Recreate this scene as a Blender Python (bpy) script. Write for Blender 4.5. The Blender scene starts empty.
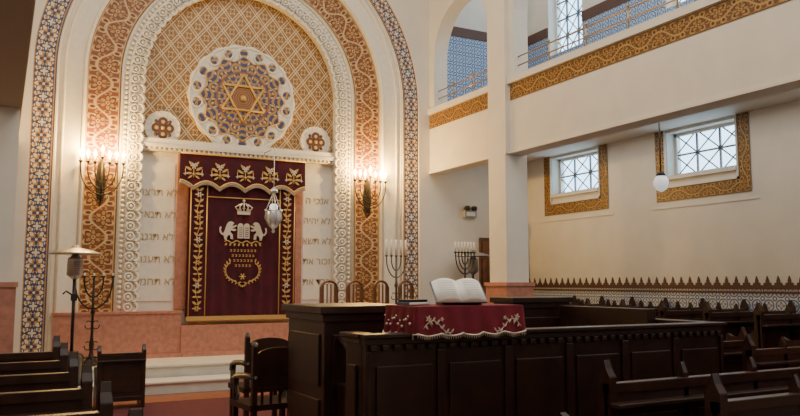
import bpy, math, random
from mathutils import Vector, Matrix
from mathutils.geometry import tessellate_polygon
random.seed(4)
pi=math.pi
sc=bpy.context.scene
# ------------------------------------------------------------ node helpers
class V:
    def __init__(s,nt,v): s.nt=nt; s.v=v
    def _m(s,op,*a):
        n=s.nt.nodes.new('ShaderNodeMath'); n.operation=op
        for i,x in enumerate((s,)+a):
            x=x.v if isinstance(x,V) else x
            if isinstance(x,(int,float)): n.inputs[i].default_value=x
            else: s.nt.links.new(x,n.inputs[i])
        return V(s.nt,n.outputs[0])
    def __add__(s,o): return s._m('ADD',o)
    def __radd__(s,o): return s._m('ADD',o)
    def __sub__(s,o): return s._m('SUBTRACT',o)
    def __mul__(s,o): return s._m('MULTIPLY',o)
    def __rmul__(s,o): return s._m('MULTIPLY',o)
    def __truediv__(s,o): return s._m('DIVIDE',o)
    def fr(s): return s._m('FRACT')
    def fl(s): return s._m('FLOOR')
    def ab(s): return s._m('ABSOLUTE')
    def sin(s): return s._m('SINE')
    def cos(s): return s._m('COSINE')
    def lt(s,o): return s._m('LESS_THAN',o)
    def gt(s,o): return s._m('GREATER_THAN',o)
    def mx(s,o): return s._m('MAXIMUM',o)
    def mn(s,o): return s._m('MINIMUM',o)
    def sq(s): return s._m('SQRT')
    def at(s,o): return s._m('ARCTAN2',o)
def ln(a,b): return (a*a+b*b).sq()
def bsdf(m): return m.node_tree.nodes['Principled BSDF']
def c4(c): return (c[0],c[1],c[2],1)
def mat(name,col,rough=.5,metal=0,noise=0,nscale=8,bump=0,sheen=0,emit=None,es=0,trans=0,alpha=1):
    m=bpy.data.materials.new(name); m.use_nodes=True; b=bsdf(m); nt=m.node_tree
    b.inputs['Base Color'].default_value=c4(col); b.inputs['Roughness'].default_value=rough
    b.inputs['Metallic'].default_value=metal
    if sheen: b.inputs['Sheen Weight'].default_value=sheen; b.inputs['Sheen Tint'].default_value=c4([min(1,col[0]*5+.1),min(1,col[1]*5),min(1,col[2]*5)])
    if emit: b.inputs['Emission Color'].default_value=c4(emit); b.inputs['Emission Strength'].default_value=es
    if trans: b.inputs['Transmission Weight'].default_value=trans
    if noise or bump:
        tc=nt.nodes.new('ShaderNodeTexCoord'); n=nt.nodes.new('ShaderNodeTexNoise')
        n.inputs['Scale'].default_value=nscale; n.inputs['Detail'].default_value=5
        nt.links.new(tc.outputs['Object'],n.inputs['Vector'])
        if noise:
            r=nt.nodes.new('ShaderNodeValToRGB')
            r.color_ramp.elements[0].position=.3; r.color_ramp.elements[1].position=.7
            r.color_ramp.elements[0].color=c4([x*(1-noise) for x in col]); r.color_ramp.elements[1].color=c4([min(1,x*(1+noise)) for x in col])
            nt.links.new(n.outputs['Fac'],r.inputs[0]); nt.links.new(r.outputs[0],b.inputs['Base Color'])
        if bump:
            bp=nt.nodes.new('ShaderNodeBump'); bp.inputs['Strength'].default_value=bump; bp.inputs['Distance'].default_value=.02
            nt.links.new(n.outputs['Fac'],bp.inputs['Height']); nt.links.new(bp.outputs[0],b.inputs['Normal'])
    return m
def patmat(name,fn,coord='UV',rough=.45):
    m=bpy.data.materials.new(name); m.use_nodes=True; nt=m.node_tree
    tc=nt.nodes.new('ShaderNodeTexCoord'); sp=nt.nodes.new('ShaderNodeSeparateXYZ')
    nt.links.new(tc.outputs[coord],sp.inputs[0])
    x,y,z=[V(nt,sp.outputs[i]) for i in range(3)]
    def mix(f,a,b):
        n=nt.nodes.new('ShaderNodeMix'); n.data_type='RGBA'
        nt.links.new(f.v,n.inputs[0])
        for i,q in ((6,a),(7,b)):
            if isinstance(q,tuple): n.inputs[i].default_value=c4(q)
            else: nt.links.new(q,n.inputs[i])
        return n.outputs[2]
    col=fn(x,y,z,mix)
    nt.links.new(col,bsdf(m).inputs['Base Color']); bsdf(m).inputs['Roughness'].default_value=rough
    return m
CREAM=(.72,.62,.44); GOLD=(.50,.27,.06); BROWN=(.18,.06,.02); BLUE=(.035,.055,.15); OCH=(.44,.22,.055)
def f_bandA(x,y,z,mix):
    L=.40
    a=(x/L).fr()-.5; b=y; r=ln(a,b); th=b.at(a)
    a2=((x/L)+.5).fr()-.5; r2=ln(a2,b); th2=b.at(a2)
    c=mix((a*0).lt(1),BLUE,BLUE)
    s1=(x/(L*.25)).fr()-.5; s2=(y*4+.5).fr()-.5
    c=mix(ln(s1,s2).lt(.43),c,CREAM); c=mix(ln(s1,s2).lt(.22),c,OCH)
    c=mix(r.lt((th*8).cos()*.06+.38),c,BLUE)
    c=mix(r.lt((th*8).cos()*.06+.32),c,CREAM)
    c=mix(r.lt((th*8+pi).cos()*.05+.22),c,OCH)
    c=mix(r.lt((th*4).cos()*.07+.15),c,BLUE)
    c=mix(r.lt(.055),c,CREAM)
    c=mix(r2.lt((th2*4).cos()*.08+.20),c,BLUE)
    c=mix(r2.lt((th2*4).cos()*.05+.11),c,CREAM)
    c=mix(b.ab().gt(.40),c,OCH); c=mix(b.ab().gt(.45),c,BLUE)
    return c
M_bandA=patmat('mosaic_blue_ochre',f_bandA)
def f_scroll(base,vine,leaf,edge,L=.62,dark=(.10,.035,.015)):
    def f(x,y,z,mix):
        t=x/L; b=y
        s=(t*2*pi).sin()*.24
        c=mix((b*0).lt(1),base,base)
        n1=((t*4).fr()-.5); n2=((t*4+.5).fr()-.5)
        r3=ln(n1*.5,b.ab()-.30); c=mix(((r3-.11).ab()).lt(.028),c,vine); c=mix(r3.lt(.05),c,dark)
        r4=ln(n2*.5,b.ab()-.12); c=mix(((r4-.09).ab()).lt(.026),c,leaf)
        n5=((t*8).fr()-.5)*.25; r5=ln(n5,b.ab()-.38); c=mix(r5.lt(.04),c,leaf)
        c=mix(((b-s).ab()).lt(.04),c,vine)
        for off,sg in ((.25,-1),(.75,1)):
            a=((t-off+.5).fr()-.5)*(L/.5); bb=b-sg*.13
            r=ln(a,bb); th=bb.at(a)
            c=mix(r.lt((th*6).cos()*.05+.22),c,dark)
            c=mix(r.lt((th*6).cos()*.05+.18),c,leaf)
            c=mix(r.lt((th*6+pi).cos()*.03+.11),c,base)
            c=mix(r.lt(.06),c,vine)
            c=mix(r.lt(.03),c,dark)
        c=mix(b.ab().gt(.43),c,edge); c=mix(b.ab().gt(.465),c,dark)
        return c
    return f
M_brown=patmat('mosaic_floral_brown',f_scroll((.19,.06,.025),(.56,.39,.18),(.42,.23,.07),(.50,.32,.12)))
M_gold=patmat('mosaic_floral_gold',f_scroll((.13,.055,.018),(.44,.26,.065),(.35,.18,.035),(.30,.15,.035),L=.60,dark=(.045,.018,.010)))
def f_diaper(x,y,z,mix):
    s=.30
    a=((x+z*.8)/s).fr()-.5; b=((x-z*.8)/s).fr()-.5
    r=ln(a,b); th=b.at(a)
    c=mix((a*0).lt(1),(.28,.13,.035),(.28,.13,.035))
    c=mix((a.ab().mx(b.ab())).gt(.37),c,(.64,.49,.27))
    c=mix((a.ab().mx(b.ab())).gt(.45),c,(.28,.14,.04))
    c=mix(r.lt((th*4).cos()*.07+.22),c,(.54,.38,.16))
    c=mix(r.lt((th*4).cos()*.05+.12),c,(.20,.08,.025))
    a2=((x+z*.8)/s+.5).fr()-.5; b2=((x-z*.8)/s+.5).fr()-.5
    c=mix(ln(a2,b2).lt(.13),c,(.66,.53,.32)); c=mix(ln(a2,b2).lt(.06),c,BROWN)
    return c
M_diaper=patmat('mosaic_diaper_field',f_diaper,'Object')
def f_tile(s,base,c1,c2,ax):
    def f(x,y,z,mix):
        p=x+y
        a=(p/s).fr()-.5; b=(z/s).fr()-.5; r=ln(a,b); th=b.at(a)
        c=mix((a*0).lt(1),base,base)
        c=mix(((r-.40).ab()).lt(.05),c,c1)
        c=mix(r.lt((th*4).cos()*.09+.22),c,c2)
        c=mix(r.lt((th*4).cos()*.05+.10),c,base)
        a2=(p/s+.5).fr()-.5; b2=(z/s+.5).fr()-.5
        c=mix(ln(a2,b2).lt(.2),c,c1); c=mix(ln(a2,b2).lt(.1),c,base)
        return c
    return f
M_tile=patmat('azulejo_wainscot',f_tile(.19,(.62,.63,.62),(.09,.13,.25),(.22,.17,.19),0),'Object',.3)
M_btile=patmat('azulejo_blue',f_tile(.22,(.44,.55,.70),(.06,.13,.32),(.10,.21,.40),0),'Object',.3)
def f_ros(x,y,z,mix):
    r=ln(x,z); th=z.at(x)
    c=mix((r*0).lt(1),(.05,.06,.15),(.05,.06,.15))
    k=((r*9)+(th*12).cos()*.35).fr()
    c=mix(k.lt(.42),c,(.42,.23,.06))
    k2=((th*(24/(2*pi))).fr()-.5).ab()
    c=mix((k2.lt(.10)*k.gt(.55)),c,(.60,.44,.22))
    c=mix(r.lt(.48)*r.gt(.45),c,(.24,.09,.03))
    c=mix(r.lt(.24),c,(.22,.085,.03))
    c=mix((((r*26).fr()-.5).ab().lt(.2))*r.lt(.22),c,(.40,.20,.06))
    return c
M_ros=patmat('mosaic_rosette',f_ros,'Object')
def f_floor(x,y,z,mix):
    a=(x/.12).fr(); c=mix(a.lt(.03),(.17,.065,.03),(.05,.02,.01)); return c
M_floor=patmat('floor_boards',f_floor,'Object',.35)
M_cream=mat('cream_plaster',(.72,.67,.58),.7,noise=.04,nscale=3)
M_white=mat('white_stucco',(.80,.74,.62),.6,noise=.05,nscale=10,bump=.1)
M_ceil=mat('ceiling_plaster',(.62,.57,.49),.8)
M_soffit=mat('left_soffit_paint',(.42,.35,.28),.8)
M_marble=mat('pale_marble',(.76,.70,.60),.3,noise=.06,nscale=2.5)
M_pink=mat('pink_marble',(.47,.21,.145),.3,noise=.18,nscale=14)
M_step=mat('step_stone',(.68,.64,.56),.45,noise=.08,nscale=5)
M_wood=mat('dark_wood',(.022,.0075,.0055),.34,noise=.4,nscale=6)
M_wood2=mat('pew_wood',(.030,.010,.006),.36,noise=.4,nscale=6)
M_wood3=mat('oak_wood',(.15,.06,.03),.45,noise=.3,nscale=6)
M_door=mat('door_wood',(.10,.04,.02),.45,noise=.3,nscale=6)
M_velvet=mat('burgundy_velvet',(.060,.0012,.010),.85,sheen=.03,noise=.3,nscale=5)
M_velvet2=mat('red_velvet',(.15,.003,.016),.8,sheen=.1,noise=.2,nscale=9)
M_goldm=mat('gold_thread',(.62,.39,.13),.45,metal=.3)
M_silver=mat('silver_thread',(.72,.65,.54),.4,metal=.4)
M_sil=mat('silver',(.60,.68,.80),.3,metal=.6)
M_iron=mat('wrought_iron',(.035,.028,.022),.45,metal=.6)
M_steel=mat('brushed_steel',(.42,.41,.40),.35,metal=.8)
M_black=mat('black_plastic',(.015,.015,.017),.4)
M_brass=mat('brass_rail',(.45,.28,.10),.3,metal=.8)
M_candle=mat('candle_wax',(.82,.78,.68),.5)
M_bulb=mat('flame_bulb',(1,.7,.25),.4,emit=(1,.62,.16),es=70)
M_globe=mat('opal_glass',(.85,.87,.9),.25,emit=(.95,.95,1),es=.5)
M_frame=mat('window_frame_paint',(.70,.68,.62),.5)
M_lead=mat('window_muntin',(.16,.18,.21),.5)
M_paper=mat('paper',(.80,.77,.70),.8)
M_book=mat('book_cover',(.12,.13,.16),.6)
M_carpet=mat('burgundy_carpet',(.10,.016,.02),.95,noise=.2,nscale=40)
M_rib=mat('relief_plaster',(.80,.74,.63),.6)
M_letter=mat('gilt_letter',(.48,.34,.18),.5)
M_grey=mat('grey_metal',(.30,.30,.30),.5)
M_crest=mat('ochre_crest',(.10,.045,.03),.5)
# ------------------------------------------------------------ mesh builder
class MB:
    def __init__(s): s.v=[];s.f=[];s.m=[];s.sm=[];s.uv=[];s.mats=[]
    def mi(s,m):
        if m not in s.mats: s.mats.append(m)
        return s.mats.index(m)
    def add(s,vs,fs,m,smooth=False,uvs=None):
        o=len(s.v); s.v+=[tuple(q) for q in vs]; k=s.mi(m)
        for i,f in enumerate(fs):
            s.f.append([o+j for j in f]); s.m.append(k); s.sm.append(smooth)
            s.uv.append(uvs[i] if uvs else [(0,0)]*len(f))
        return s
    def box(s,x0,x1,y0,y1,z0,z1,m):
        vs=[(x,y,z) for x in(x0,x1) for y in(y0,y1) for z in(z0,z1)]
        return s.add(vs,[(0,1,3,2),(4,6,7,5),(0,4,5,1),(2,3,7,6),(0,2,6,4),(1,5,7,3)],m)
    def quad(s,p,uv,m): return s.add(p,[tuple(range(len(p)))],m,False,[uv])
    def lathe(s,prof,c,m,seg=20,smooth=True):
        vs=[];fs=[]
        for r,z in prof:
            for i in range(seg):
                a=2*pi*i/seg; vs.append((c[0]+r*math.cos(a),c[1]+r*math.sin(a),c[2]+z))
        for j in range(len(prof)-1):
            for i in range(seg):
                k=(i+1)%seg; fs.append((j*seg+i,j*seg+k,(j+1)*seg+k,(j+1)*seg+i))
        fs.append(tuple(range(seg))[::-1]); fs.append(tuple((len(prof)-1)*seg+i for i in range(seg)))
        return s.add(vs,fs,m,smooth)
    def tube(s,pts,r,m,seg=8,closed=False):
        pts=[Vector(p) for p in pts]; n=len(pts); vs=[];fs=[]
        up=None
        for i,p in enumerate(pts):
            if closed: t=(pts[(i+1)%n]-pts[i-1])
            else: t=pts[min(i+1,n-1)]-pts[max(i-1,0)]
            t.normalize()
            if up is None:
                up=Vector((0,0,1)) if abs(t.z)<.9 else Vector((1,0,0))
            a=up-t*up.dot(t)
            if a.length<1e-4: a=Vector((0,1,0))-t*t.y
            a.normalize(); up=a; b=t.cross(a)
            rr=r[i] if isinstance(r,(list,tuple)) else r
            for k in range(seg):
                q=2*pi*k/seg; vs.append(p+a*math.cos(q)*rr+b*math.sin(q)*rr)
        for i in range(n if closed else n-1):
            j=(i+1)%n
            for k in range(seg):
                l=(k+1)%seg; fs.append((i*seg+k,i*seg+l,j*seg+l,j*seg+k))
        if not closed: fs+= [tuple(range(seg))[::-1],tuple((n-1)*seg+k for k in range(seg))]
        return s.add(vs,fs,m,True)
    def ball(s,c,r,m,seg=10,sz=1):
        prof=[(max(1e-4,r*math.sin(pi*i/seg)),-r*sz*math.cos(pi*i/seg)) for i in range(seg+1)]
        return s.lathe(prof,c,m,seg+2)
    def poly(s,out,f,th,m,holes=()):
        loops=[list(out)]+[list(h) for h in holes]
        tris=tessellate_polygon([[Vector((a,b,0)) for a,b in l] for l in loops])
        flat=[p for l in loops for p in l]; n=len(flat)
        vs=[f(a,b,0) for a,b in flat]+[f(a,b,th) for a,b in flat]
        fs=[tuple(t) for t in tris]+[tuple(i+n for i in t)[::-1] for t in tris]
        o=0
        for l in loops:
            k=len(l)
            for i in range(k):
                j=(i+1)%k; fs.append((o+i,o+j,o+j+n,o+i+n))
            o+=k
        return s.add(vs,fs,m)
    def obj(s,name,loc=(0,0,0),rot=0,parent=None,bevel=0,mesh=None):
        if mesh is None:
            mesh=bpy.data.meshes.new(name); mesh.from_pydata(s.v,[],s.f)
            for m in s.mats: mesh.materials.append(m)
            uvl=mesh.uv_layers.new(name='UVMap')
            for p in mesh.polygons:
                p.material_index=s.m[p.index]; p.use_smooth=s.sm[p.index]
                for k,li in enumerate(p.loop_indices): uvl.data[li].uv=s.uv[p.index][k]
            mesh.update()
        o=bpy.data.objects.new(name,mesh); sc.collection.objects.link(o)
        o.location=loc; o.rotation_euler=(0,0,rot)
        if parent: o.parent=parent
        if bevel:
            b=o.modifiers.new('bevel','BEVEL'); b.width=bevel; b.segments=2; b.limit_method='ANGLE'
        return o
def box(name,x0,x1,y0,y1,z0,z1,m,bevel=0): return MB().box(x0,x1,y0,y1,z0,z1,m).obj(name,bevel=bevel)
def inst(o,name,loc,rot=0,scale=1):
    n=o.copy(); n.name=name; sc.collection.objects.link(n); n.location=loc; n.rotation_euler=(0,0,rot); n.scale=(scale,)*3; return n
# ------------------------------------------------------------ constants
XG=7.3; XL=.14; XO=9.6; YA=12.6; CX=3.68; ZC=4.94; ZS=3.66; ZCL=4.05
# ------------------------------------------------------------ shell
box('floor',-2.6,XO+.6,-4.3,13.6,-.2,0,M_floor)
box('ceiling',-2.6,XO+.6,-4.3,13.6,9.5,9.7,M_ceil)
box('wall_rear',-2.6,XO+.6,-4.3,-4.0,0,9.5,M_cream)
box('wall_left',-2.6,-2.3,-4.0,13.6,0,9.5,M_cream)
def arch_pts(cx,zc,r,zb,n=48):
    p=[(cx-r,zb)]+[(cx-r*math.cos(pi*i/n),zc+r*math.sin(pi*i/n)) for i in range(n+1)]+[(cx+r,zb)]
    return p
w=MB()
w.poly([(-2.3,0),(-2.3,9.5),(XO,9.5),(XO,0)],lambda a,b,d:(a,YA+d,b),.5,M_cream,holes=[arch_pts(CX,ZC,3.38,.05)])
w.obj('wall_ark')
box('wall_niche_back',.1,7.5,YA+.5,YA+.8,0,9.0,M_white)
def arch_band(name,r0,r1,y,yb,zb,m,mret,vs=1,extra=None):
    b=MB(); n=64
    def path(r): return arch_pts(CX,ZC,r,zb,n)
    A=path(r1);B=path(r0)
    rm=(r0+r1)/2; L=[0]; mid=path(rm)
    for i in range(1,len(mid)): L.append(L[-1]+math.dist(mid[i],mid[i-1]))
    off=-(L[-1]/2)
    for i in range(len(A)-1):
        p=[(A[i][0],y,A[i][1]),(A[i+1][0],y,A[i+1][1]),(B[i+1][0],y,B[i+1][1]),(B[i][0],y,B[i][1])]
        uv=[(L[i]+off,.5),(L[i+1]+off,.5),(L[i+1]+off,-.5),(L[i]+off,-.5)]
        b.quad(p,uv,m)
        b.quad([(B[i][0],y,B[i][1]),(B[i+1][0],y,B[i+1][1]),(B[i+1][0],yb,B[i+1][1]),(B[i][0],yb,B[i][1])],[(0,0)]*4,mret)
    if extra: extra(b)
    return b.obj(name)
arch_band('trim_arch_mosaic_outer',3.05,3.40,YA+.03,YA+.09,.36,M_bandA,M_white)
def mould(rs,y,rad):
    def e(b):
        for r in rs:
            b.tube([(q[0],y,q[1]) for q in arch_pts(CX,ZC,r,.36,64)],rad,M_white,8)
    return e
arch_band('trim_arch_moulding',2.60,3.06,YA+.09,YA+.16,.36,M_white,M_white,extra=mould([3.03,2.93,2.64],YA+.08,.022))
arch_band('trim_arch_mosaic_inner',2.08,2.61,YA+.16,YA+.22,.36,M_brown,M_white)
def scallops(b):
    n=84
    P=arch_pts(CX,ZC,1.89,1.08,64)
    Ls=[0]
    for i in range(1,len(P)): Ls.append(Ls[-1]+math.dist(P[i],P[i-1]))
    T=Ls[-1]
    for k in range(n):
        d=(k+.5)/n*T
        i=max(j for j in range(len(Ls)-1) if Ls[j]<=d)
        t=(d-Ls[i])/(Ls[i+1]-Ls[i]); x=P[i][0]*(1-t)+P[i+1][0]*t; z=P[i][1]*(1-t)+P[i+1][1]*t
        tx=P[i+1][0]-P[i][0]; tz=P[i+1][1]-P[i][1]; l=math.hypot(tx,tz); tx/=l;tz/=l; nx,nz=tz,-tx
        y=YA+.20
        def pt(a,c): return (x+tx*a+nx*c,y,z+tz*a+nz*c)
        b.tube([pt(.062*math.cos(q*pi/4),.03+.062*math.sin(q*pi/4)) for q in range(8)],.018,M_rib,6,True)
        b.tube([pt(.082*math.cos(q),.09+.09*math.sin(q)) for q in [pi*j/6 for j in range(7)]],.024,M_rib,6)
        b.ball(pt(0,.03),.03,M_rib,6); b.ball(pt(.08,-.10),.032,M_rib,6); b.ball(pt(0,-.10),.032,M_rib,6)
    for r in (2.06,1.94): b.tube([(q[0],YA+.21,q[1]) for q in arch_pts(CX,ZC,r,1.08,64)],.024,M_rib,8)
arch_band('trim_arch_scalloped_relief',1.72,2.09,YA+.22,YA+.36,.36,M_white,M_white,extra=scallops)
f=MB(); f.poly(arch_pts(CX,ZC,1.78,3.9),lambda a,b,d:(a,YA+.36+d,b),.05,M_diaper); f.obj('trim_diaper_field')
yk=YA+.36
b=MB(); b.box(CX-1.76,CX+1.76,yk,yk+.12,.36,3.9,M_marble)
for sx in(-1,1):
    b.box(CX+sx*1.0-.11,CX+sx*1.0+.11,yk-.06,yk,1.11,3.72,M_pink)
    b.box(CX+sx*1.42-.27,CX+sx*1.42+.27,yk-.015,yk,1.25,3.55,M_white)
b.obj('ark_marble_screen')
b=MB()
b.box(CX-1.72,CX+1.72,yk-.10,yk,3.74,3.80,M_marble); b.box(CX-1.76,CX+1.76,yk-.15,yk,3.80,3.86,M_marble)
b.box(CX-1.74,CX+1.74,yk-.12,yk,3.86,3.95,M_white)
for i in range(42): 
    x=CX-1.68+i*.082; b.box(x-.02,x+.02,yk-.13,yk,3.755,3.80,M_white)
b.obj('ark_cornice')
for sx in(-1,1):
    b=MB(); xa,xb=sorted((CX+sx*1.05,CX+sx*2.95))
    b.box(xa,xb,YA+.02,yk,.36,1.06,M_pink); b.box(xa-.02,xb+.02,YA,yk,1.06,1.10,M_pink); b.box(xa-.01,xb+.01,YA-.03,YA+.02,.36,.42,M_pink)
    b.obj('ark_plinth')
b=MB(); b.box(CX-1.05,CX+1.05,YA-.02,yk,.36,.86,M_pink); b.box(CX-1.02,CX+1.02,YA-.06,YA-.02,.36,.43,M_pink); b.obj('ark_plinth')
b=MB(); b.box(.25,6.9,11.55,YA,0,.36,M_step); b.box(.22,6.93,11.51,11.55,.325,.36,M_step); b.obj('ark_platform',bevel=.008)
b=MB(); b.box(.25,6.9,11.04,11.50,0,.18,M_step); b.box(.22,6.93,11.0,11.04,.15,.18,M_step); b.obj('ark_step',bevel=.008)
box('platform_infill',.36,7.0,YA,YA+.5,.051,.358,M_step)
box('carpet_runner',1.0,6.0,7.3,10.3,0,.010,M_carpet)
MB().box(.7,6.2,10.32,10.98,0,.01,mat('strip_parquet',(.26,.085,.035),.4,noise=.2)).obj('trim_floor_strip')
# rosette
def ros(name,cx,cz,R,yy,lobes,main):
    b=MB(); n=96
    circ=[(R*(1+.018*math.cos(lobes*2*pi*i/n))*math.cos(2*pi*i/n),R*(1+.018*math.cos(lobes*2*pi*i/n))*math.sin(2*pi*i/n)) for i in range(n)]
    F=lambda d0:(lambda a,c,d:(a,-d0-d,c))
    b.poly(circ,F(0),.05,M_white)
    b.tube([(R*.97*math.cos(q*2*pi/48),-.05,R*.97*math.sin(q*2*pi/48)) for q in range(48)],R*.02,M_rib,8,True)
    for i in range(lobes):
        a=2*pi*(i+.5)/lobes; x,z=R*.85*math.cos(a),R*.85*math.sin(a); rr=R*.10 if main else R*.16
        if main:
            b.poly([(x+rr*.72*math.cos(t*pi/8),z+rr*.72*math.sin(t*pi/8)) for t in range(16)],F(.05),.006,M_ros)
        b.tube([(x+rr*math.cos(t*pi/8),-.055,z+rr*math.sin(t*pi/8)) for t in range(16)],R*.016,M_rib,6,True)
    if main:
        pr=[((R*.80 if i%2==0 else R*.69)*math.cos(2*pi*i/24),(R*.80 if i%2==0 else R*.69)*math.sin(2*pi*i/24)) for i in range(24)]
        b.poly(pr,F(.05),.02,M_ros)
        b.tube([(p[0],-.07,p[1]) for p in pr],.013,M_goldm,6,True)
        for s0 in (0,pi):
            tri=[(R*.45*math.cos(s0+pi/2+j*2*pi/3),-.085,R*.45*math.sin(s0+pi/2+j*2*pi/3)) for j in range(3)]
            for j in range(3): b.tube([tri[j],tri[(j+1)%3]],.021,M_goldm,8)
        for i in range(12):
            a=pi/12+i*pi/6; b.ball((R*.58*math.cos(a),-.07,R*.58*math.sin(a)),.026,M_goldm,6)
        b.ball((0,-.07,0),.05,M_goldm,8)
    else:
        b.poly([(R*.66*math.cos(t*pi/12),R*.66*math.sin(t*pi/12)) for t in range(24)],F(.05),.005,M_rib)
        for i in range(4):
            a=pi/2*i; x,z=R*.36*math.cos(a),R*.36*math.sin(a)
            b.poly([(x+R*.28*math.cos(t*pi/6),z+R*.28*math.sin(t*pi/6)) for t in range(12)],F(.05),.012+.001*i,M_crest)
            b.poly([(x+R*.11*math.cos(t*pi/6),z+R*.11*math.sin(t*pi/6)) for t in range(12)],F(.05),.018,M_goldm)
            a+=pi/4; b.ball((R*.54*math.cos(a),-.055,R*.54*math.sin(a)),R*.11,M_crest,6)
        b.ball((0,-.06,0),R*.12,M_goldm,6)
    return b.obj(name,loc=(cx,yy,cz))
ros('ark_rosette',CX-.02,4.80,.96,yk-.001,18,True)
ros('small_rosette',CX-1.38,4.14,.29,yk-.001,8,False); ros('small_rosette',CX+1.36,4.14,.29,yk-.001,8,False)
def text(s,size,loc,parent,m=M_letter):
    c=bpy.data.curves.new('inscription_letters','FONT'); c.body=s; c.size=size; c.align_x='CENTER'; c.extrude=.004
    o=bpy.data.objects.new('inscription_letters',c); sc.collection.objects.link(o); c.materials.append(m)
    o.location=loc; o.rotation_euler=(pi/2,0,0); o.parent=parent
    return o
Lft=["לא תרצח","לא תנאף","לא תגנב","לא תענה","לא תחמד"]
Rgt=["אנכי ה","לא יהיה","לא תשא","זכור את","כבד את"]
for sx,rows in((-1,Lft),(1,Rgt)):
    e=bpy.data.objects.new('commandments_inscription',None); sc.collection.objects.link(e)
    for i,r in enumerate(rows): text(r[::-1],.17,(CX+sx*1.42,yk-.02,3.0-.37*i),e)
# ------------------------------------------------------------ curtain
def cloth_panel(b,x0,x1,z0,z1,y,m,amp,folds,nx=90,nz=24,scal=None,th=.03):
    vs=[];fs=[]
    for j in range(nz+1):
        for i in range(nx+1):
            t=i/nx; x=x0+(x1-x0)*t
            zb=z0+(scal(t) if scal else 0)
            z=z1+(zb-z1)*j/nz
            vs.append((x,y-amp*(.5+.5*math.cos(t*folds*2*pi))*(.3+.7*j/nz),z))
    for j in range(nz):
        for i in range(nx):
            a=j*(nx+1)+i; fs.append((a,a+nx+1,a+nx+2,a+1))
    b.add(vs,fs,m,True)
yc=YA+.16
cur=MB()
x0,x1=CX-.95,CX+.93; zb,zt=.95,3.55
cloth_panel(cur,x0,x1,zb,zt,yc,M_velvet,.035,9)
cur.box(x0,x1,yc+.01,yc+.05,zb+.03,zt,M_velvet)
ye=yc-.045
def FY(d0): return lambda a,c,d:(a,d0-d,c)
for x in (x0+.03,x0+.30,x1-.30,x1-.03):
    cur.tube([(x,ye,zb+.06),(x,ye,zt-.2)],.010,M_goldm,6)
cur.tube([(x0+.3,ye,3.0),(x1-.3,ye,3.0)],.009,M_goldm,6)
cur.box(x0,x1,ye-.005,ye+.03,zb-.02,zb+.05,M_goldm)
for i in range(90):
    x=x0+.01+i*(x1-x0-.02)/89; cur.tube([(x,ye,zb),(x,ye,zb-.05)],.006,M_goldm,4)
def flower(b,x,z,r,y,m1,m2,n=6):
    pr=[(x+r*(.62+.38*math.cos(n*t*2*pi/48))*math.cos(t*2*pi/48),z+r*(.62+.38*math.cos(n*t*2*pi/48))*math.sin(t*2*pi/48)) for t in range(48)]
    b.poly(pr,FY(y),.008,m1); b.ball((x,y-.008,z),r*.22,m2,6)
def leaf(b,x,z,l,a,y,m,wd=.28):
    w=l*wd; ca,sa=math.cos(a),math.sin(a)
    pts=[(0,0),(l*.3,w),(l*.65,w*.9),(l,0),(l*.65,-w*.9),(l*.3,-w)]
    b.poly([(x+p*ca-q*sa,z+p*sa+q*ca) for p,q in pts],FY(y),.006,m)
for sx in(x0+.165,x1-.165):
    pts=[(sx+.03*math.sin(i*.9),ye,1.08+i*.064) for i in range(32)]
    cur.tube(pts,.006,M_goldm,5)
    for i in range(11):
        z=1.13+i*.19
        if i%2==0: flower(cur,sx,z,.055,ye,M_silver if i%4 else M_goldm,M_velvet2)
        for s2 in(-1,1):
            leaf(cur,sx,z+.06,.10,pi/2-s2*.9,ye,M_goldm,.2)
            leaf(cur,sx,z+.0,.08,pi/2-s2*1.6,ye,M_goldm,.2)
cz=2.78; cx=CX-.02
cur.poly([(cx-.11,cz-.06),(cx-.12,cz),(cx+.12,cz),(cx+.11,cz-.06)],FY(ye),.012,M_silver)
for k in (-1,-.5,0,.5,1):
    h=.15-.03*abs(k)
    cur.tube([(cx+k*.10,ye-.01,cz),(cx+k*.15,ye-.01,cz+h*.55),(cx+k*.06,ye-.01,cz+h)],.012,M_silver,6)
for k in(-1,0,1): flower(cur,cx+k*.075,cz+.03+.02*(k==0),.03,ye-.005,M_silver,M_goldm,4)
cur.ball((cx,ye,cz+.18),.026,M_silver,8)
lion=[(0.30,0.0),(0.42,0.0),(0.40,0.10),(0.50,0.28),(0.60,0.26),(0.62,0.06),(0.78,0.04),(0.76,0.10),(0.74,0.32),(0.62,0.44),(0.62,0.55),(0.85,0.50),(0.95,0.56),(0.93,0.62),(0.70,0.66),(0.90,0.74),(0.98,0.82),(0.93,0.86),(0.72,0.78),(0.74,0.88),(0.82,0.92),(0.78,1.0),(0.66,1.06),(0.50,1.02),(0.40,0.88),(0.34,0.70),(0.28,0.52),(0.20,0.36),(0.12,0.40),(0.06,0.55),(0.10,0.70),(0.03,0.76),(-.02,0.62),(0.0,0.42),(0.10,0.30),(0.22,0.26),(0.26,0.12)]
S=.30; lz=2.28
cur.poly([(cx-.11-S+ a*S, lz+c*S) for a,c in lion],FY(ye),.015,M_silver)
cur.poly([(cx+.11+S- a*S, lz+c*S) for a,c in lion],FY(ye),.015,M_silver)
for s2 in(-1,1):
    q=cx+s2*.055
    tab=[(q-.05,lz+.03),(q+.05,lz+.03),(q+.05,lz+.24)]+[(q+.05*math.cos(t*pi/6),lz+.24+.05*math.sin(t*pi/6)) for t in range(1,6)]+[(q-.05,lz+.24)]
    cur.poly(tab,FY(ye-.01),.012,M_silver)
    for j in range(5): cur.box(q-.03,q+.03,ye-.026,ye-.02,lz+.06+j*.036,lz+.07+j*.036,M_velvet)
cur.tube([(cx-.32+i*.032,ye,lz-.03+.02*math.sin(i*1.2)) for i in range(21)],.010,M_goldm,6)
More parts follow.
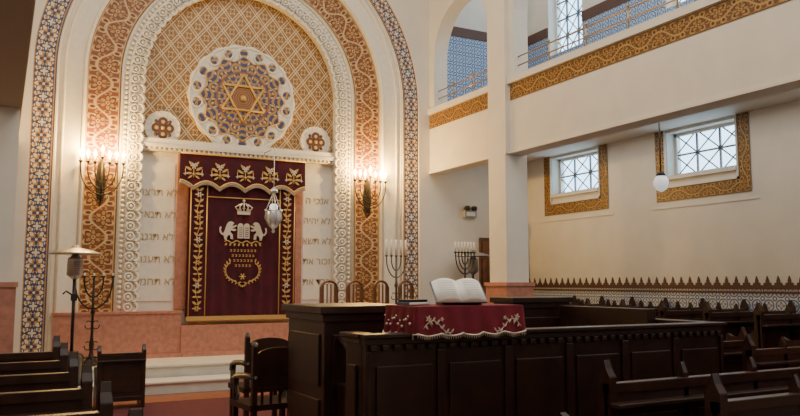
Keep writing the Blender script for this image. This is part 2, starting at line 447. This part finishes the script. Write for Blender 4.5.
for k in range(-4,5): leaf(cur,cx+k*.07,lz-.05,.06,-pi/2+k*.15,ye,M_goldm)
for j in range(4):
    n=8-j
    for i in range(n):
        xx=cx-.030*(n-1)+i*.06; zz=2.10-j*.085
        cur.poly([(xx-.014,zz-.018),(xx+.016,zz-.018),(xx+.016,zz+.02),(xx-.016,zz+.02),(xx-.016,zz+.010),(xx+.006,zz+.010),(xx+.006,zz-.008),(xx-.014,zz-.008)],FY(ye),.008,M_goldm)
for s2 in(-1,1):
    pts=[(cx+s2*(.03+.26*math.sin(t)),ye,1.76-.20*math.cos(t)) for t in [i*pi/12 for i in range(1,10)]]
    cur.tube(pts,.006,M_goldm,5)
    for i,p in enumerate(pts):
        leaf(cur,p[0],p[2],.07,pi/2-s2*1.1+i*s2*.1,ye,M_goldm,.2); leaf(cur,p[0],p[2],.05,-pi/2+s2*.6,ye,M_goldm,.2)
flower(cur,cx,1.66,.06,ye,M_goldm,M_silver)
for a in range(-3,4): leaf(cur,cx,1.56,.09,-pi/2+a*.45,ye,M_goldm,.2)
cur.obj('ark_curtain')
p=MB(); px0,px1=CX-1.12,CX+1.08
sc5=lambda t: .10*abs(math.cos(t*5*pi))-.02
cloth_panel(p,px0,px1,3.17,3.72,yc-.07,M_velvet,.02,5,nx=120,nz=10,scal=sc5)
cloth_panel(p,px0,px1,3.17,3.72,yc-.055,M_velvet,.0,5,nx=120,nz=2,scal=sc5)
yp=yc-.10
pts=[(px0+(px1-px0)*i/120,yp,3.17+sc5(i/120)) for i in range(121)]
p.tube(pts,.018,M_goldm,6)
for i in range(0,121): p.tube([pts[i],(pts[i][0],yp,pts[i][2]-.06)],.0085,M_silver,4)
p.tube([(px0,yp,3.71),(px1,yp,3.71)],.016,M_goldm,6)
for k in range(5):
    x=px0+(px1-px0)*(k+.5)/5
    flower(p,x,3.50,.06,yp,M_silver,M_goldm); flower(p,x,3.36,.035,yp,M_goldm,M_silver,4)
    p.tube([(x,yp,3.30),(x,yp,3.47)],.007,M_goldm,5)
    for s2 in(-1,1):
        leaf(p,x+s2*.03,3.42,.13,pi/2-s2*1.05,yp,M_goldm,.16); leaf(p,x+s2*.02,3.38,.13,pi/2-s2*1.7,yp,M_goldm,.16); leaf(p,x+s2*.02,3.50,.10,pi/2-s2*.7,yp,M_goldm,.2); leaf(p,x+s2*.02,3.34,.10,pi/2-s2*2.2,yp,M_goldm,.16)
        p.tube([(x+s2*(.10+.04*math.sin(a)),yp,3.42+.06*math.cos(a)) for a in [i*.45 for i in range(9)]],.006,M_goldm,5)
        flower(p,x+s2*.14,3.36,.03,yp,M_silver,M_goldm,4)
p.obj('ark_pelmet')
# eternal lamp
b=MB(); ex,ey=CX+.36,YA-.35
for k in range(4):
    a=k*2*pi/4; b.tube([(ex+.14*math.cos(a),ey+.14*math.sin(a),2.76),(ex+.07*math.cos(a),ey+.07*math.sin(a),2.92),(ex,ey,3.12)],.007,M_sil,5)
b.tube([(ex,ey,3.05),(ex,ey,3.84)],.007,M_sil,5); b.tube([(ex,ey,3.84),(ex,yk-.152,3.84)],.012,M_sil,6)
b.lathe([(.001,-.36),(.03,-.33),(.015,-.29),(.07,-.24),(.12,-.14),(.13,0),(.12,.03),(.10,0)],(ex,ey,2.74),M_sil,16)
for i in range(8):
    a=i*pi/4; b.ball((ex+.14*math.cos(a),ey+.14*math.sin(a),2.77),.022,M_sil,6); b.tube([(ex+.13*math.cos(a),ey+.13*math.sin(a),2.77),(ex+.15*math.cos(a),ey+.15*math.sin(a),2.64),(ex+.09*math.cos(a),ey+.09*math.sin(a),2.52)],.008,M_grey,5)
b.lathe([(.06,0),(.075,.12),(.05,.16)],(ex,ey,2.72),M_globe,12)
b.lathe([(.08,0),(.055,.05),(.01,.09)],(ex,ey,3.08),M_sil,12)
b.obj('eternal_lamp')
# ------------------------------------------------------------ sconces
def sconce(name,x,y,z):
    b=MB(); b.poly([(-.05,-.35),(.05,-.35),(.08,-.1),(.05,.2),(0,.3),(-.05,.2),(-.08,-.1)],lambda a,c,d:(a,-d,c),.02,M_iron)
    b.tube([(0,-.02,-.45),(0,-.10,-.40),(0,-.16,-.2),(0,-.16,.28)],.014,M_iron,8)
    for k in range(-3,4):
        if k==0: top=(0,-.16,.30)
        else:
            s2=1 if k>0 else -1; q=abs(k); rx=.105*q
            b.tube([(0,-.16,-.30+.06*(3-q))]+[(s2*rx*math.sin(t*pi/12),-.16,.12-(.14+.09*q)*math.cos(t*pi/12)) for t in range(0,7)]+[(s2*rx,-.16,.22)],.010,M_iron,6)
            top=(s2*rx,-.16,.22)
        b.lathe([(.012,-.03),(.032,0),(.035,.01),(.014,.012)],top,M_iron,10)
        b.lathe([(.012,0),(.012,.08),(.004,.082)],(top[0],top[1],top[2]+.01),M_candle,8)
        b.lathe([(.004,0),(.026,.03),(.022,.065),(.002,.11)],(top[0],top[1],top[2]+.09),M_bulb,8)
    for s2 in(-1,1):
        b.tube([(s2*(.04+.07*math.cos(t*.6)),-.08,-.30-.07*math.sin(t*.6)) for t in range(9)],.008,M_iron,6)
        b.tube([(s2*(.10+.05*math.cos(t*.6)),-.16,-.02-.05*math.sin(t*.6)) for t in range(9)],.007,M_iron,6)
    o=b.obj(name,loc=(x,y,z))
    for dx in(-.22,.22):
        l=bpy.data.lights.new('sconce_light','POINT'); l.energy=85; l.color=(1,.60,.16); l.shadow_soft_size=.05
        lo=bpy.data.objects.new('sconce_light',l); sc.collection.objects.link(lo); lo.location=(dx,-.24,.42); lo.parent=o
    return o
sconce('wall_sconce',CX-2.34,YA+.16,3.22); sconce('wall_sconce',CX+2.34,YA+.16,3.22)
# ------------------------------------------------------------ right gallery
def mapg(x): return lambda a,c,d:(x+d,a,c)
g=MB()
def arch_hole(y0,y1,zb,zs):
    c=(y0+y1)/2; r=(y1-y0)/2
    return [(y0,zb)]+[(c-r*math.cos(pi*i/32),zs+r*math.sin(pi*i/32)) for i in range(33)]+[(y1,zb)]
g.poly([(-4,4.93),(-4,9.5),(YA,9.5),(YA,4.93)],mapg(XG),.3,M_cream,holes=[arch_hole(10.55,12.42,4.94,5.9),arch_hole(4.45,9.85,4.94,5.8),arch_hole(-1.6,3.8,4.94,5.8)])
g.obj('wall_gallery_arcade')
b=MB(); b.box(XG,XG+.3,-4,YA,ZS,4.82,M_cream); b.box(XG-.04,XG+.34,-4,YA,4.82,4.93,M_cream)
b.box(XG-.02,XG,-4,YA,ZS,ZS+.04,M_cream)
b.obj('wall_gallery_parapet')
box('floor_gallery',XG+.3,XO,-4,YA,ZCL,4.2,M_cream)
for i,(y0,y1) in enumerate(((10.5,YA),(-4,9.95))):
    b=MB(); z0,z1=4.54,4.81
    b.quad([(XG-.006,y1,z0),(XG-.006,y0,z0),(XG-.006,y0,z1),(XG-.006,y1,z1)],[(y1,-.5),(y0,-.5),(y0,.5),(y1,.5)],M_gold)
    b.obj('trim_gallery_mosaic_%d'%(i+1))
def pillar(name,x0,x1,y0,y1,zt,side):
    b=MB(); b.box(x0,x1,y0,y1,0,zt,M_cream); b.box(x0-.05,x1+.05,y0-.05,y1+.05,0,1.50,M_pink); b.box(x0-.07,x1+.07,y0-.07,y1+.07,1.50,1.56,M_pink)
    return b.obj(name)
pillar('pillar',7.22,7.66,10.0,10.48,ZS,1); pillar('pillar',7.22,7.66,4.0,4.4,ZS,1)
box('trim_pilaster_upper',7.22,7.3,9.98,10.48,ZS,9.5,M_cream)
box('wall_left_arcade',-.2,XL,-4,YA,ZS,9.5,M_cream)
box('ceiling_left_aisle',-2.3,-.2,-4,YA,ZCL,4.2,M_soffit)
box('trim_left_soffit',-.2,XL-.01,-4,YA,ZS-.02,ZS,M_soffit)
pillar('pillar',-.25,.12,10.0,10.45,ZS-.02,0)
b=MB()
for (y0,y1) in ((10.5,YA-.05),(4.0,9.9)):
    for z in(5.27,5.12): b.tube([(XG+.1,y0,z),(XG+.1,y1,z)],.012,M_brass,8)
    n=int((y1-y0)/.95)+1
    for i in range(n+1):
        y=y0+(y1-y0)*i/n; b.tube([(XG+.1,y,4.93),(XG+.1,y,5.3)],.012,M_brass,8); b.ball((XG+.1,y,5.31),.022,M_brass,6)
b.obj('gallery_handrail')
wc=[11.07,8.14,5.2,2.3,-.6]
uwc=[11.25,8.2,5.2,2.3,-.6]
holes=[[(c-.66,3.28),(c-.66,4.0),(c+.66,4.0),(c+.66,3.28)] for c in wc]+[[(c-.5,6.1),(c-.5,8.3),(c+.5,8.3),(c+.5,6.1)] for c in uwc]
w=MB(); w.poly([(-4,0),(-4,9.5),(13.6,9.5),(13.6,0)],mapg(XO),.32,M_cream,holes=holes); w.obj('wall_right')
def window(name,c,z0,z1,hw,nx,nz):
    b=MB(); x=XO+.18
    b.box(x,x+.05,c-hw,c-hw+.05,z0,z1,M_frame); b.box(x,x+.05,c+hw-.05,c+hw,z0,z1,M_frame); b.box(x,x+.05,c-hw,c+hw,z0,z0+.05,M_frame); b.box(x,x+.05,c-hw,c+hw,z1-.05,z1,M_frame)
    dy=2*hw/nx; dz=(z1-z0)/nz
    for i in range(1,nx): b.box(x+.01,x+.04,c-hw+dy*i-.014,c-hw+dy*i+.014,z0,z1,M_lead)
    for j in range(1,nz): b.box(x+.01,x+.04,c-hw,c+hw,z0+dz*j-.014,z0+dz*j+.014,M_lead)
    for i in range(nx):
        for j in range(nz):
            ya,yb=c-hw+dy*i,c-hw+dy*(i+1); za,zb_=z0+dz*j,z0+dz*(j+1)
            b.tube([(x+.025,ya,za),(x+.025,yb,zb_)],.012,M_lead,5); b.tube([(x+.025,ya,zb_),(x+.025,yb,za)],.012,M_lead,5)
    return b.obj(name)
for i,c in enumerate(wc): window('window_%d'%(i+1),c,3.28,4.0,.66,3,2)
for i,c in enumerate(uwc): window('window_%d'%(i+6),c,6.1,8.3,.5,3,6)
for i,c in enumerate(wc[:3]):
    b=MB(); x=XO-.012; A,B=.9,.70; z0,z1,zt=2.88,3.09,ZCL
    def q(p,uv): b.quad([(x,y,z) for y,z in p],uv,M_gold)
    q([(c+A,zt),(c+A,z0),(c+B,z1),(c+B,zt)],[(0,-.5),(1.17,-.5),(.96,.5),(0,.5)])
    q([(c+A,z0),(c-A,z0),(c-B,z1),(c+B,z1)],[(-.9,-.5),(.9,-.5),(.7,.5),(-.7,.5)])
    q([(c-A,z0),(c-A,zt),(c-B,zt),(c-B,z1)],[(1.17,-.5),(0,-.5),(0,.5),(.96,.5)])
    b.box(XO-.03,XO,c-B,c+B,z1,z1+.03,M_frame); b.box(XO-.03,XO,c+B-.03,c+B,z1,zt,M_frame); b.box(XO-.03,XO,c-B,c-B+.03,z1,zt,M_frame)
    b.box(XO-.05,XO,c-.67,c+.67,3.22,3.28,M_frame)
    b.box(XO-.012,XO,c-A-.12,c+A+.12,z0-.12,z0-.10,M_cream)
    b.obj('trim_window_mosaic_%d'%(i+1))
b=MB(); b.box(XO-.02,XO,-4,YA,0,1.50,M_tile); b.box(XO-.03,XO,-4,YA,1.46,1.52,M_crest); b.box(XO-.028,XO,-4,YA,1.40,1.43,M_crest)
n=int((YA+1)/.17)
for i in range(n+10):
    y=YA-.1-i*.17
    if y<1: break
    b.poly([(y-.06,1.52),(y-.055,1.55),(y-.02,1.56),(y-.025,1.58),(y,1.65),(y+.025,1.58),(y+.02,1.56),(y+.055,1.55),(y+.06,1.52)],lambda a,c,d:(XO-.02+d,a,c),.018,M_crest)
b.obj('trim_wainscot_right')
b=MB(); b.box(XG+.36,8.38,YA-.02,YA,0,1.5,M_tile); b.box(XG+.36,8.38,YA-.03,YA,1.46,1.52,M_crest); b.obj('trim_wainscot_far')
box('trim_gallery_tile_far',XG+.35,XO,YA-.02,YA,4.2,6.5,M_btile); box('trim_gallery_tile_strip_far',XG+.35,XO,YA-.03,YA,6.5,6.7,M_crest)
b=MB()
ys=sorted([YA]+[c+.52 for c in uwc]+[c-.52 for c in uwc]+[-4])
b.box(XO-.02,XO,-4,YA,4.2,6.08,M_btile)
for i in range(0,len(ys),2): b.box(XO-.02,XO,ys[i],ys[i+1],6.08,6.5,M_btile); b.box(XO-.03,XO,ys[i],ys[i+1],6.5,6.7,M_crest)
b.obj('trim_gallery_tile_right')
b=MB(); b.box(8.42,9.5,YA-.06,YA,0,2.45,M_door); b.box(8.48,8.94,YA-.09,YA-.05,.03,2.38,M_wood3); b.box(8.97,9.44,YA-.09,YA-.05,.03,2.38,M_wood3)
for x in(8.55,9.04):
    for z in(.2,1.2): b.box(x,x+.32,YA-.105,YA-.085,z,z+.85,M_door)
b.ball((8.92,YA-.12,1.05),.03,M_brass,8)
b.obj('door_1',bevel=.006)
b=MB(); b.box(8.05,8.33,YA-.08,YA,2.84,2.98,M_grey); b.lathe([(.05,0),(.06,.02),(.06,.07),(.03,.09)],(8.11,YA-.08,2.98),M_black,12); b.lathe([(.05,0),(.06,.02),(.06,.07),(.03,.09)],(8.27,YA-.08,2.98),M_black,12)
b.box(8.09,8.29,YA-.085,YA-.08,2.87,2.95,M_paper); b.obj('emergency_light',bevel=.004)
def pendant(x,y):
    b=MB(); b.tube([(0,0,.16),(0,0,1.05)],.010,M_iron,6); b.lathe([(.05,1.02),(.05,1.05)],(0,0,0),M_iron,12)
    b.lathe([(.02,.18),(.055,.15),(.075,.11)],(0,0,0),M_iron,16)
    b.lathe([(.07,.11),(.11,.03),(.105,-.03),(.07,-.09),(.02,-.12),(.001,-.125)],(0,0,0),M_globe,20)
    return b.obj('pendant_lamp',loc=(x,y,3.0))
pendant(8.5,7.92)
pendant(8.5,3.2)
# ------------------------------------------------------------ pews
def pew_mesh(W,stall=.62,m=M_wood2):
    b=MB()
    b.box(0,W,0,.035,.12,.90,m); b.box(-.0,W,-.015,.05,.88,.94,m); b.box(0,W,.02,.45,.40,.45,m); b.box(0,W,.36,.39,.0+.28,.40,m)
    b.box(0,W,-.01,.0,.12,.20,m)
    b.box(0,W,-.10,0,.80,.825,m)
    n=max(1,round(W/stall)); s=W/n
    prof=[(-.02,0),(-.02,.98),(.01,1.03),(.03,1.08),(.05,1.03),(.08,.98),(.08,.76),(.16,.69),(.40,.67),(.46,.70),(.49,.66),(.46,.58),(.42,.45),(.46,.2),(.46,0)]
    for i in range(n+1):
        x=min(max(i*s,.025),W-.025); th=.05
        if i in(0,n): b.poly(prof,lambda a,c,d,x=x:(x-.025+d,a,c),th,m)
        else:
            b.poly([(.0,.40),(.0,.97),(.03,1.04),(.06,.97),(.06,.72),(.16,.66),(.40,.64),(.44,.58),(.38,.45),(.40,.40)],lambda a,c,d,x=x:(x-.018+d,a,c),.036,m)
        if i<n: b.box(i*s+.09,(i+1)*s-.09,-.012,.0,.27,.74,m)
    return b
first={}
def pew(x,y,W,rot=0,z=0,m=M_wood2,scale=1):
    key=(W,m.name)
    if key not in first:
        first[key]=pew_mesh(W,m=m).obj('pew',loc=(x,y,z),rot=rot,bevel=.006); first[key].scale=(scale,)*3
    else: inst(first[key],'pew',(x,y,z),rot)
for i in range(7): pew(-1.30,2.1+i*.9,1.8)
for i in range(10): pew(6.1,2.3+i*.8,1.0)
box('floor_tier_right',7.76,XO-.03,2.1,11.8,0,.24,M_wood3)
for i in range(13): pew(7.85,2.25+i*.73,1.68,z=.24)
pew(3.3,2.75,2.7); pew(3.3,3.55,2.7)
pew(1.1,10.0,.78,scale=.72,z=.01)
for y in(8.9,6.6): pew(7.95,y,2.2,rot=-pi/2,z=4.2)
# ------------------------------------------------------------ bimah
b=MB(); bx0,bx1,by0,by1=2.23,5.75,4.72,7.15; ZT=1.2
def wallx(xa,xb,y,zt,t=.07,out=-1):
    b.box(xa,xb,y,y+t,0,zt-.07,M_wood)
    b.box(xa-.03,xb+.03,y-.04,y+t+.04,zt-.03,zt,M_wood); b.box(xa-.015,xb+.015,y-.02,y+t+.02,zt-.075,zt-.03,M_wood)
    n=max(1,round((xb-xa)/.58)); s=(xb-xa)/n
    for i in range(n):
        for yy in(y-.018,y+t):
            b.box(xa+i*s+.07,xa+(i+1)*s-.07,yy,yy+.018,.35,zt-.22,M_wood)
    k=int((xb-xa)/.09)
    for i in range(k): b.box(xa+.02+i*.09,xa+.07+i*.09,y-.03,y,zt-.115,zt-.075,M_wood)
    for i in range(n+1): b.box(max(xa,xa+i*s-.035),min(xb,xa+i*s+.035),y-.022,y,.2,zt-.12,M_wood)
    b.box(xa,xb,y-.03,y,0,.2,M_wood)
def wally(ya,yb,x,zt,t=.07):
    b.box(x,x+t,ya,yb,0,zt-.07,M_wood)
    b.box(x-.04,x+t+.04,ya-.03,yb+.03,zt-.03,zt,M_wood); b.box(x-.02,x+t+.02,ya-.015,yb+.015,zt-.075,zt-.03,M_wood)
    n=max(1,round((yb-ya)/.58)); s=(yb-ya)/n
    for i in range(n):
        for xx in(x-.018,x+t): b.box(xx,xx+.018,ya+i*s+.07,ya+(i+1)*s-.07,.35,zt-.22,M_wood)
    b.box(x-.03,x,ya,yb,0,.2,M_wood)
wallx(bx0,bx1,by0,ZT); wally(by0+.08,by0+.35,bx0,ZT); wally(by0+.08,6.8,bx1-.07,ZT); wallx(4.3,5.0,by1-.07,ZT)
def cab(xa,xb,ya,yb,zt):
    b.box(xa,xb,ya,yb,0,zt-.1,M_wood); b.box(xa-.02,xb+.02,ya-.02,yb+.02,zt-.12,zt-.06,M_wood); b.box(xa-.05,xb+.05,ya-.05,yb+.05,zt-.06,zt,M_wood)
    b.box(xa-.015,xa,ya+.08,yb-.08,.75,zt-.22,M_wood); b.box(xa-.015,xa,ya+.08,yb-.08,.2,.65,M_wood)
    b.box(xa+.07,xb-.07,ya-.015,ya,.75,zt-.22,M_wood); b.box(xa+.07,xb-.07,ya-.015,ya,.2,.65,M_wood)
cab(bx0,2.95,5.48,6.3,1.37); cab(5.0,bx1,6.8,7.15,1.39)
b.box(bx0+.1,2.9,5.12,5.47,.35,.78,M_wood)
b.tube([(bx0+.12,5.46,1.12),(bx0+.12,5.30,1.06),(bx0+.12,5.16,.96),(bx0+.12,5.12,.78)],.025,M_wood,8)
b.box(bx0+.07,bx1-.07,by0+.07,6.28,0,.35,M_wood3); b.box(3.0,bx1-.07,6.28,by1-.07,0,.35,M_wood3)
b.box(4.5,5.66,5.4,5.9,.35,.80,M_wood); b.box(5.55,5.66,5.4,6.7,.8,1.3,M_wood)
b.obj('bimah_enclosure',bevel=.006)
# reading table with velvet cloth hanging over the front rail
t=MB(); tx0,tx1,ty0,ty1,tz=2.58,3.50,4.645,5.12,1.385
t.box(tx0+.05,tx1-.05,ty0+.19,ty1-.03,.35,tz-.004,M_wood); t.box(tx0+.01,tx1-.01,ty0+.01,ty1-.01,tz-.05,tz-.003,M_wood)
P=[]
for xa,ya,xb,yb,n in [(tx0,ty0,tx1,ty0,60),(tx1,ty0,tx1,ty1,40),(tx1,ty1,tx0,ty1,60),(tx0,ty1,tx0,ty0,40)]:
    nx,ny=(yb-ya),-(xb-xa); l=math.hypot(nx,ny); nx/=l; ny/=l
    for i in range(n):
        q=i/n; P.append((xa+(xb-xa)*q,ya+(yb-ya)*q,nx,ny,q,n))
n=len(P); vs=[];fs=[]; rows=6
for j in range(rows+1):
    h=j/rows
    for (x,y,nx,ny,q,k) in P:
        fold=.012*math.sin(q*k*.65)*h+.02*h
        drop=.19*h+.018*h*abs(math.sin(q*pi*5))
        vs.append((x+nx*fold,y+ny*fold,tz-drop))
for j in range(rows):
    for i in range(n):
        k=(i+1)%n; fs.append((j*n+i,j*n+k,(j+1)*n+k,(j+1)*n+i))
t.add(vs,fs,M_velvet2,True); t.add(vs[:n],[tuple(range(n))],M_velvet2)
last=vs[rows*n:]
t.tube([(p[0],p[1],p[2]) for p in last],.007,M_silver,6,True)
for p in last: t.tube([p,(p[0],p[1],p[2]-.025)],.0035,M_silver,4)
yf=ty0-.024
for cxx,s2 in((tx0+.02,1),(tx1-.02,-1)):
    st=[(cxx+s2*(.02+.23*q),yf,tz-.155+.05*math.sin(q*5)+.02*q) for q in [i/12 for i in range(13)]]
    t.tube(st,.0035,M_silver,5)
    for i,pp in enumerate(st[1:]):
        a0=(0 if s2>0 else pi); leaf(t,pp[0],pp[2],.030,a0+s2*(1.0 if i%2 else -1.0),yf,M_silver,.2)
    flower(t,cxx+s2*.06,tz-.085,.024,yf,M_silver,M_goldm,5); flower(t,cxx+s2*.17,tz-.09,.016,yf,M_silver,M_goldm,5)
    t.tube([(cxx+s2*.06,yf,tz-.10),(cxx+s2*.09,yf,tz-.14)],.0035,M_silver,5)
for a in range(7):
    y=ty0+.05+a*.06; t.ball((tx0-.026,y,tz-.12+.03*math.sin(a*2)),.010,M_silver,6); t.ball((tx0-.026,y+.03,tz-.09+.02*math.cos(a*2)),.007,M_silver,6)
t.obj('reading_table')
# open book on sloping stand
b=MB(); bw,bh=.19,.235
sl=math.radians(38)
def bk(x,s,up): return (x, s*math.cos(sl)-up*math.sin(sl), .015+s*math.sin(sl)+up*math.cos(sl))
b.poly([(0,0),(.19,0),(.19,.14)],lambda a,c,d:(-.15+d*1,a,c),.30,M_wood)
b.add([bk(-bw-.01,0,.0),bk(bw+.01,0,.0),bk(bw+.01,bh+.01,.0),bk(-bw-.01,bh+.01,.0),bk(-bw-.01,0,.008),bk(bw+.01,0,.008),bk(bw+.01,bh+.01,.008),bk(-bw-.01,bh+.01,.008)],[(0,3,2,1),(4,5,6,7),(0,1,5,4),(1,2,6,5),(2,3,7,6),(3,0,4,7)],M_book)
for s2 in(-1,1):
    vs=[];fs=[];N=12
    for i in range(N+1):
        q=i/N; x=s2*bw*q; h=.010+.040*(max(0,math.sin(pi*min(1,q*.95+.05)))**.7)
        vs+= [bk(x,0,h),bk(x,bh,h),bk(x,0,.006),bk(x,bh,.006)]
    for i in range(N):
        a=i*4; fs+=[(a,a+4,a+5,a+1),(a,a+2,a+6,a+4),(a+1,a+5,a+7,a+3)]
    b.add(vs,fs,M_paper,True)
    for j in range(9):
        xa,xb=sorted((s2*.035,s2*.16)); zz=.03+j*.021
        b.add([bk(xa,zz,.051),bk(xb,zz,.051),bk(xb,zz+.004,.051),bk(xa,zz+.004,.051)],[(0,1,2,3)],M_grey)
b.obj('open_book',loc=(3.02,4.74,tz+.003),rot=-.25)
b=MB(); b.box(-.10,.10,-.07,.07,0,.022,M_book); b.box(-.095,.095,-.074,.065,.003,.019,M_paper); b.box(-.09,.09,-.06,.06,.023,.040,M_black)
b.obj('prayer_book_stack',loc=(2.72,4.95,tz+.003),rot=.2,bevel=.003)
# ------------------------------------------------------------ chairs
def armchair():
    b=MB(); m=M_wood2
    b.box(0,.56,0,.5,.42,.47,m)
    for x in(.02,.50):
        b.box(x,x+.045,0,.05,0,.98,m); b.box(x,x+.045,.44,.49,0,.66,m)
        b.tube([(x+.022,.0,.70),(x+.022,.2,.71),(x+.022,.42,.69),(x+.022,.50,.66),(x+.022,.51,.60)],.028,m,8)
        b.tube([(x+.022,.46,.44),(x+.022,.40,.52),(x+.022,.46,.62)],.02,m,8); b.ball((x+.022,.025,1.0),.03,m,8)
    b.poly([(.06,.62),(.06,.90)]+[(.28-.22*math.cos(pi*i/10),.90+.07*math.sin(pi*i/10)) for i in range(11)]+[(.50,.62)],lambda a,c,d:(a,.01+d,c),.03,m)
    for i in range(5): b.box(.11+i*.085,.13+i*.085,.015,.035,.47,.63,m)
    b.box(.05,.52,.0,.04,.58,.62,m)
    return b
A=armchair().obj('armchair',loc=(2.00,6.62,0),rot=.1,bevel=.005)
inst(A,'armchair',(2.25,7.7,.01),.05)
def tallchair():
    b=MB(); m=M_wood3
    b.box(0,.46,0,.44,.42,.47,M_velvet2); b.box(0,.46,0,.44,.38,.42,m)
    for x in(.0,.42):
        b.box(x,x+.04,0,.04,0,1.12,m); b.box(x,x+.04,.40,.44,0,.42,m)
    b.tube([(.02,.02,1.1)]+[(.23-.21*math.cos(pi*i/10),.02,1.1+.12*math.sin(pi*i/10)) for i in range(11)],.022,m,8)
    for i in range(4): b.tube([(.08+i*.10,.02,.62),(.08+i*.10,.02,1.17)],.012,m,6)
    b.box(.03,.43,.005,.035,.60,.64,m)
    return b
T=tallchair().obj('side_chair',loc=(5.10,12.0,.36),rot=pi+.5,bevel=.004)
for i,x in enumerate((5.6,6.10,6.6)): inst(T,'side_chair',(x,12.05,.36),pi+.5)
# ------------------------------------------------------------ candelabra
def candelabrum(name,x,y,z,H,m,w=.24,arms=3,ch=.18,cr=.013):
    b=MB()
    b.lathe([(.17,0),(.18,.03),(.10,.06),(.04,.12),(.025,.2),(.035,.3),(.02,.4),(.018,H-.75),(.035,H-.72),(.018,H-.66),(.016,H-.2)],(0,0,0),m,16)
    for k in range(4):
        a=k*pi/2; b.tube([(0,0,.12),(.14*math.cos(a),.14*math.sin(a),.1),(.22*math.cos(a),.22*math.sin(a),.0+.02)],.014,m,6)
    for k in range(-arms,arms+1):
        s2=1 if k>0 else -1; rx=w*abs(k)/arms
        if k: b.tube([(s2*rx*math.sin(t*pi/12),0,H-.25-(.08+rx*1.3)*math.cos(t*pi/12)) for t in range(7)]+[(s2*rx,0,H-.2)],.012,m,6)
        b.lathe([(.01,-.02),(.03,0),(.03,.012),(.01,.014)],(k and s2*rx,0,H-.2),m,10)
        b.lathe([(cr,0),(cr,ch),(.003,ch+.005)],(k and s2*rx,0,H-.19),M_candle,8)
    for s2 in(-1,1):
        for zz in(H-.9,H-1.2): b.tube([(s2*(.05+.05*math.cos(t*.6)),0,zz-.06*math.sin(t*.6)) for t in range(10)],.008,m,6)
    return b.obj(name,loc=(x,y,z))
M_dsil=mat('tarnished_silver',(.12,.11,.10),.4,metal=.7)
candelabrum('floor_candelabrum',6.12,11.75,.36,1.86,M_dsil,.19,2,.27,.019); candelabrum('floor_candelabrum',1.22,11.95,.36,1.48,M_iron,.26,2,.04); candelabrum('floor_candelabrum',7.45,11.6,0,2.3,M_iron,.2)
# ------------------------------------------------------------ heaters
def heater(x,y,z,H):
    b=MB()
    b.lathe([(.20,0),(.21,.02),(.21,.05),(.17,.08),(.16,.38),(.12,.42),(.03,.45)],(0,0,0),M_black,20)
    b.tube([(0,0,.42),(0,0,H-.42)],.022,M_black,10)
    b.lathe([(.03,H-.46),(.08,H-.42),(.105,H-.40),(.095,H-.20),(.10,H-.18),(.06,H-.15),(.04,H-.11)],(0,0,0),M_steel,18)
    for i in range(6): b.lathe([(.100,H-.38+i*.03),(.106,H-.375+i*.03),(.100,H-.37+i*.03)],(0,0,0),M_grey,18)
    b.lathe([(.34,H-.12),(.345,H-.11),(.33,H-.10),(.20,H-.055),(.06,H-.03),(.05,H),(.001,H+.005)],(0,0,0),M_steel,28)
    b.box(-.04,.04,-.05,-.02,H-.75,H-.66,M_black)
    b.tube([(.02,0,H-.7),(-.1,-.02,H-.62),(-.14,-.02,H-.66)],.012,M_black,6)
    return b.obj('patio_heater',loc=(x,y,z))
heater(.90,11.26,.18,1.88); heater(7.95,12.1,0,2.17)
# ------------------------------------------------------------ lights
def area(name,loc,sx,sy,e,col,rot=(0,0,0)):
    l=bpy.data.lights.new(name,'AREA'); l.shape='RECTANGLE'; l.size=sx; l.size_y=sy; l.energy=e; l.color=col
    o=bpy.data.objects.new(name,l); sc.collection.objects.link(o); o.location=loc; o.rotation_euler=rot; return o
area('fill_nave',(3.7,4.5,9.3),5,13,640,(1,.95,.87))  # added fill lamp below the solid nave ceiling, which has no opening
area('fill_right_aisle',(8.5,5,4.0),1.4,13,78,(1,.96,.90))  # added fill lamp under the gallery floor, brightens the right aisle
area('fill_gallery',(8.5,5,9.0),1.6,14,190,(.84,.91,1))  # added cool overhead fill for the gallery, apart from its windows
area('fill_left_aisle',(-1.2,4,4.0),1.6,12,45,(1,.95,.88))  # added fill lamp; the left wall has no windows
wd=bpy.data.worlds.new('sky'); sc.world=wd; wd.use_nodes=True
bg=wd.node_tree.nodes['Background']; bg.inputs[0].default_value=(.50,.76,1,1); bg.inputs[1].default_value=5.0
# ------------------------------------------------------------ camera
cam=bpy.data.cameras.new('camera'); co=bpy.data.objects.new('camera',cam); sc.collection.objects.link(co)
cam.sensor_width=36; cam.lens=33.975; cam.clip_start=.05; co.location=(0,0,1.55)
co.rotation_euler=(math.radians(90+5.67),0,math.radians(-27.8)); sc.camera=co
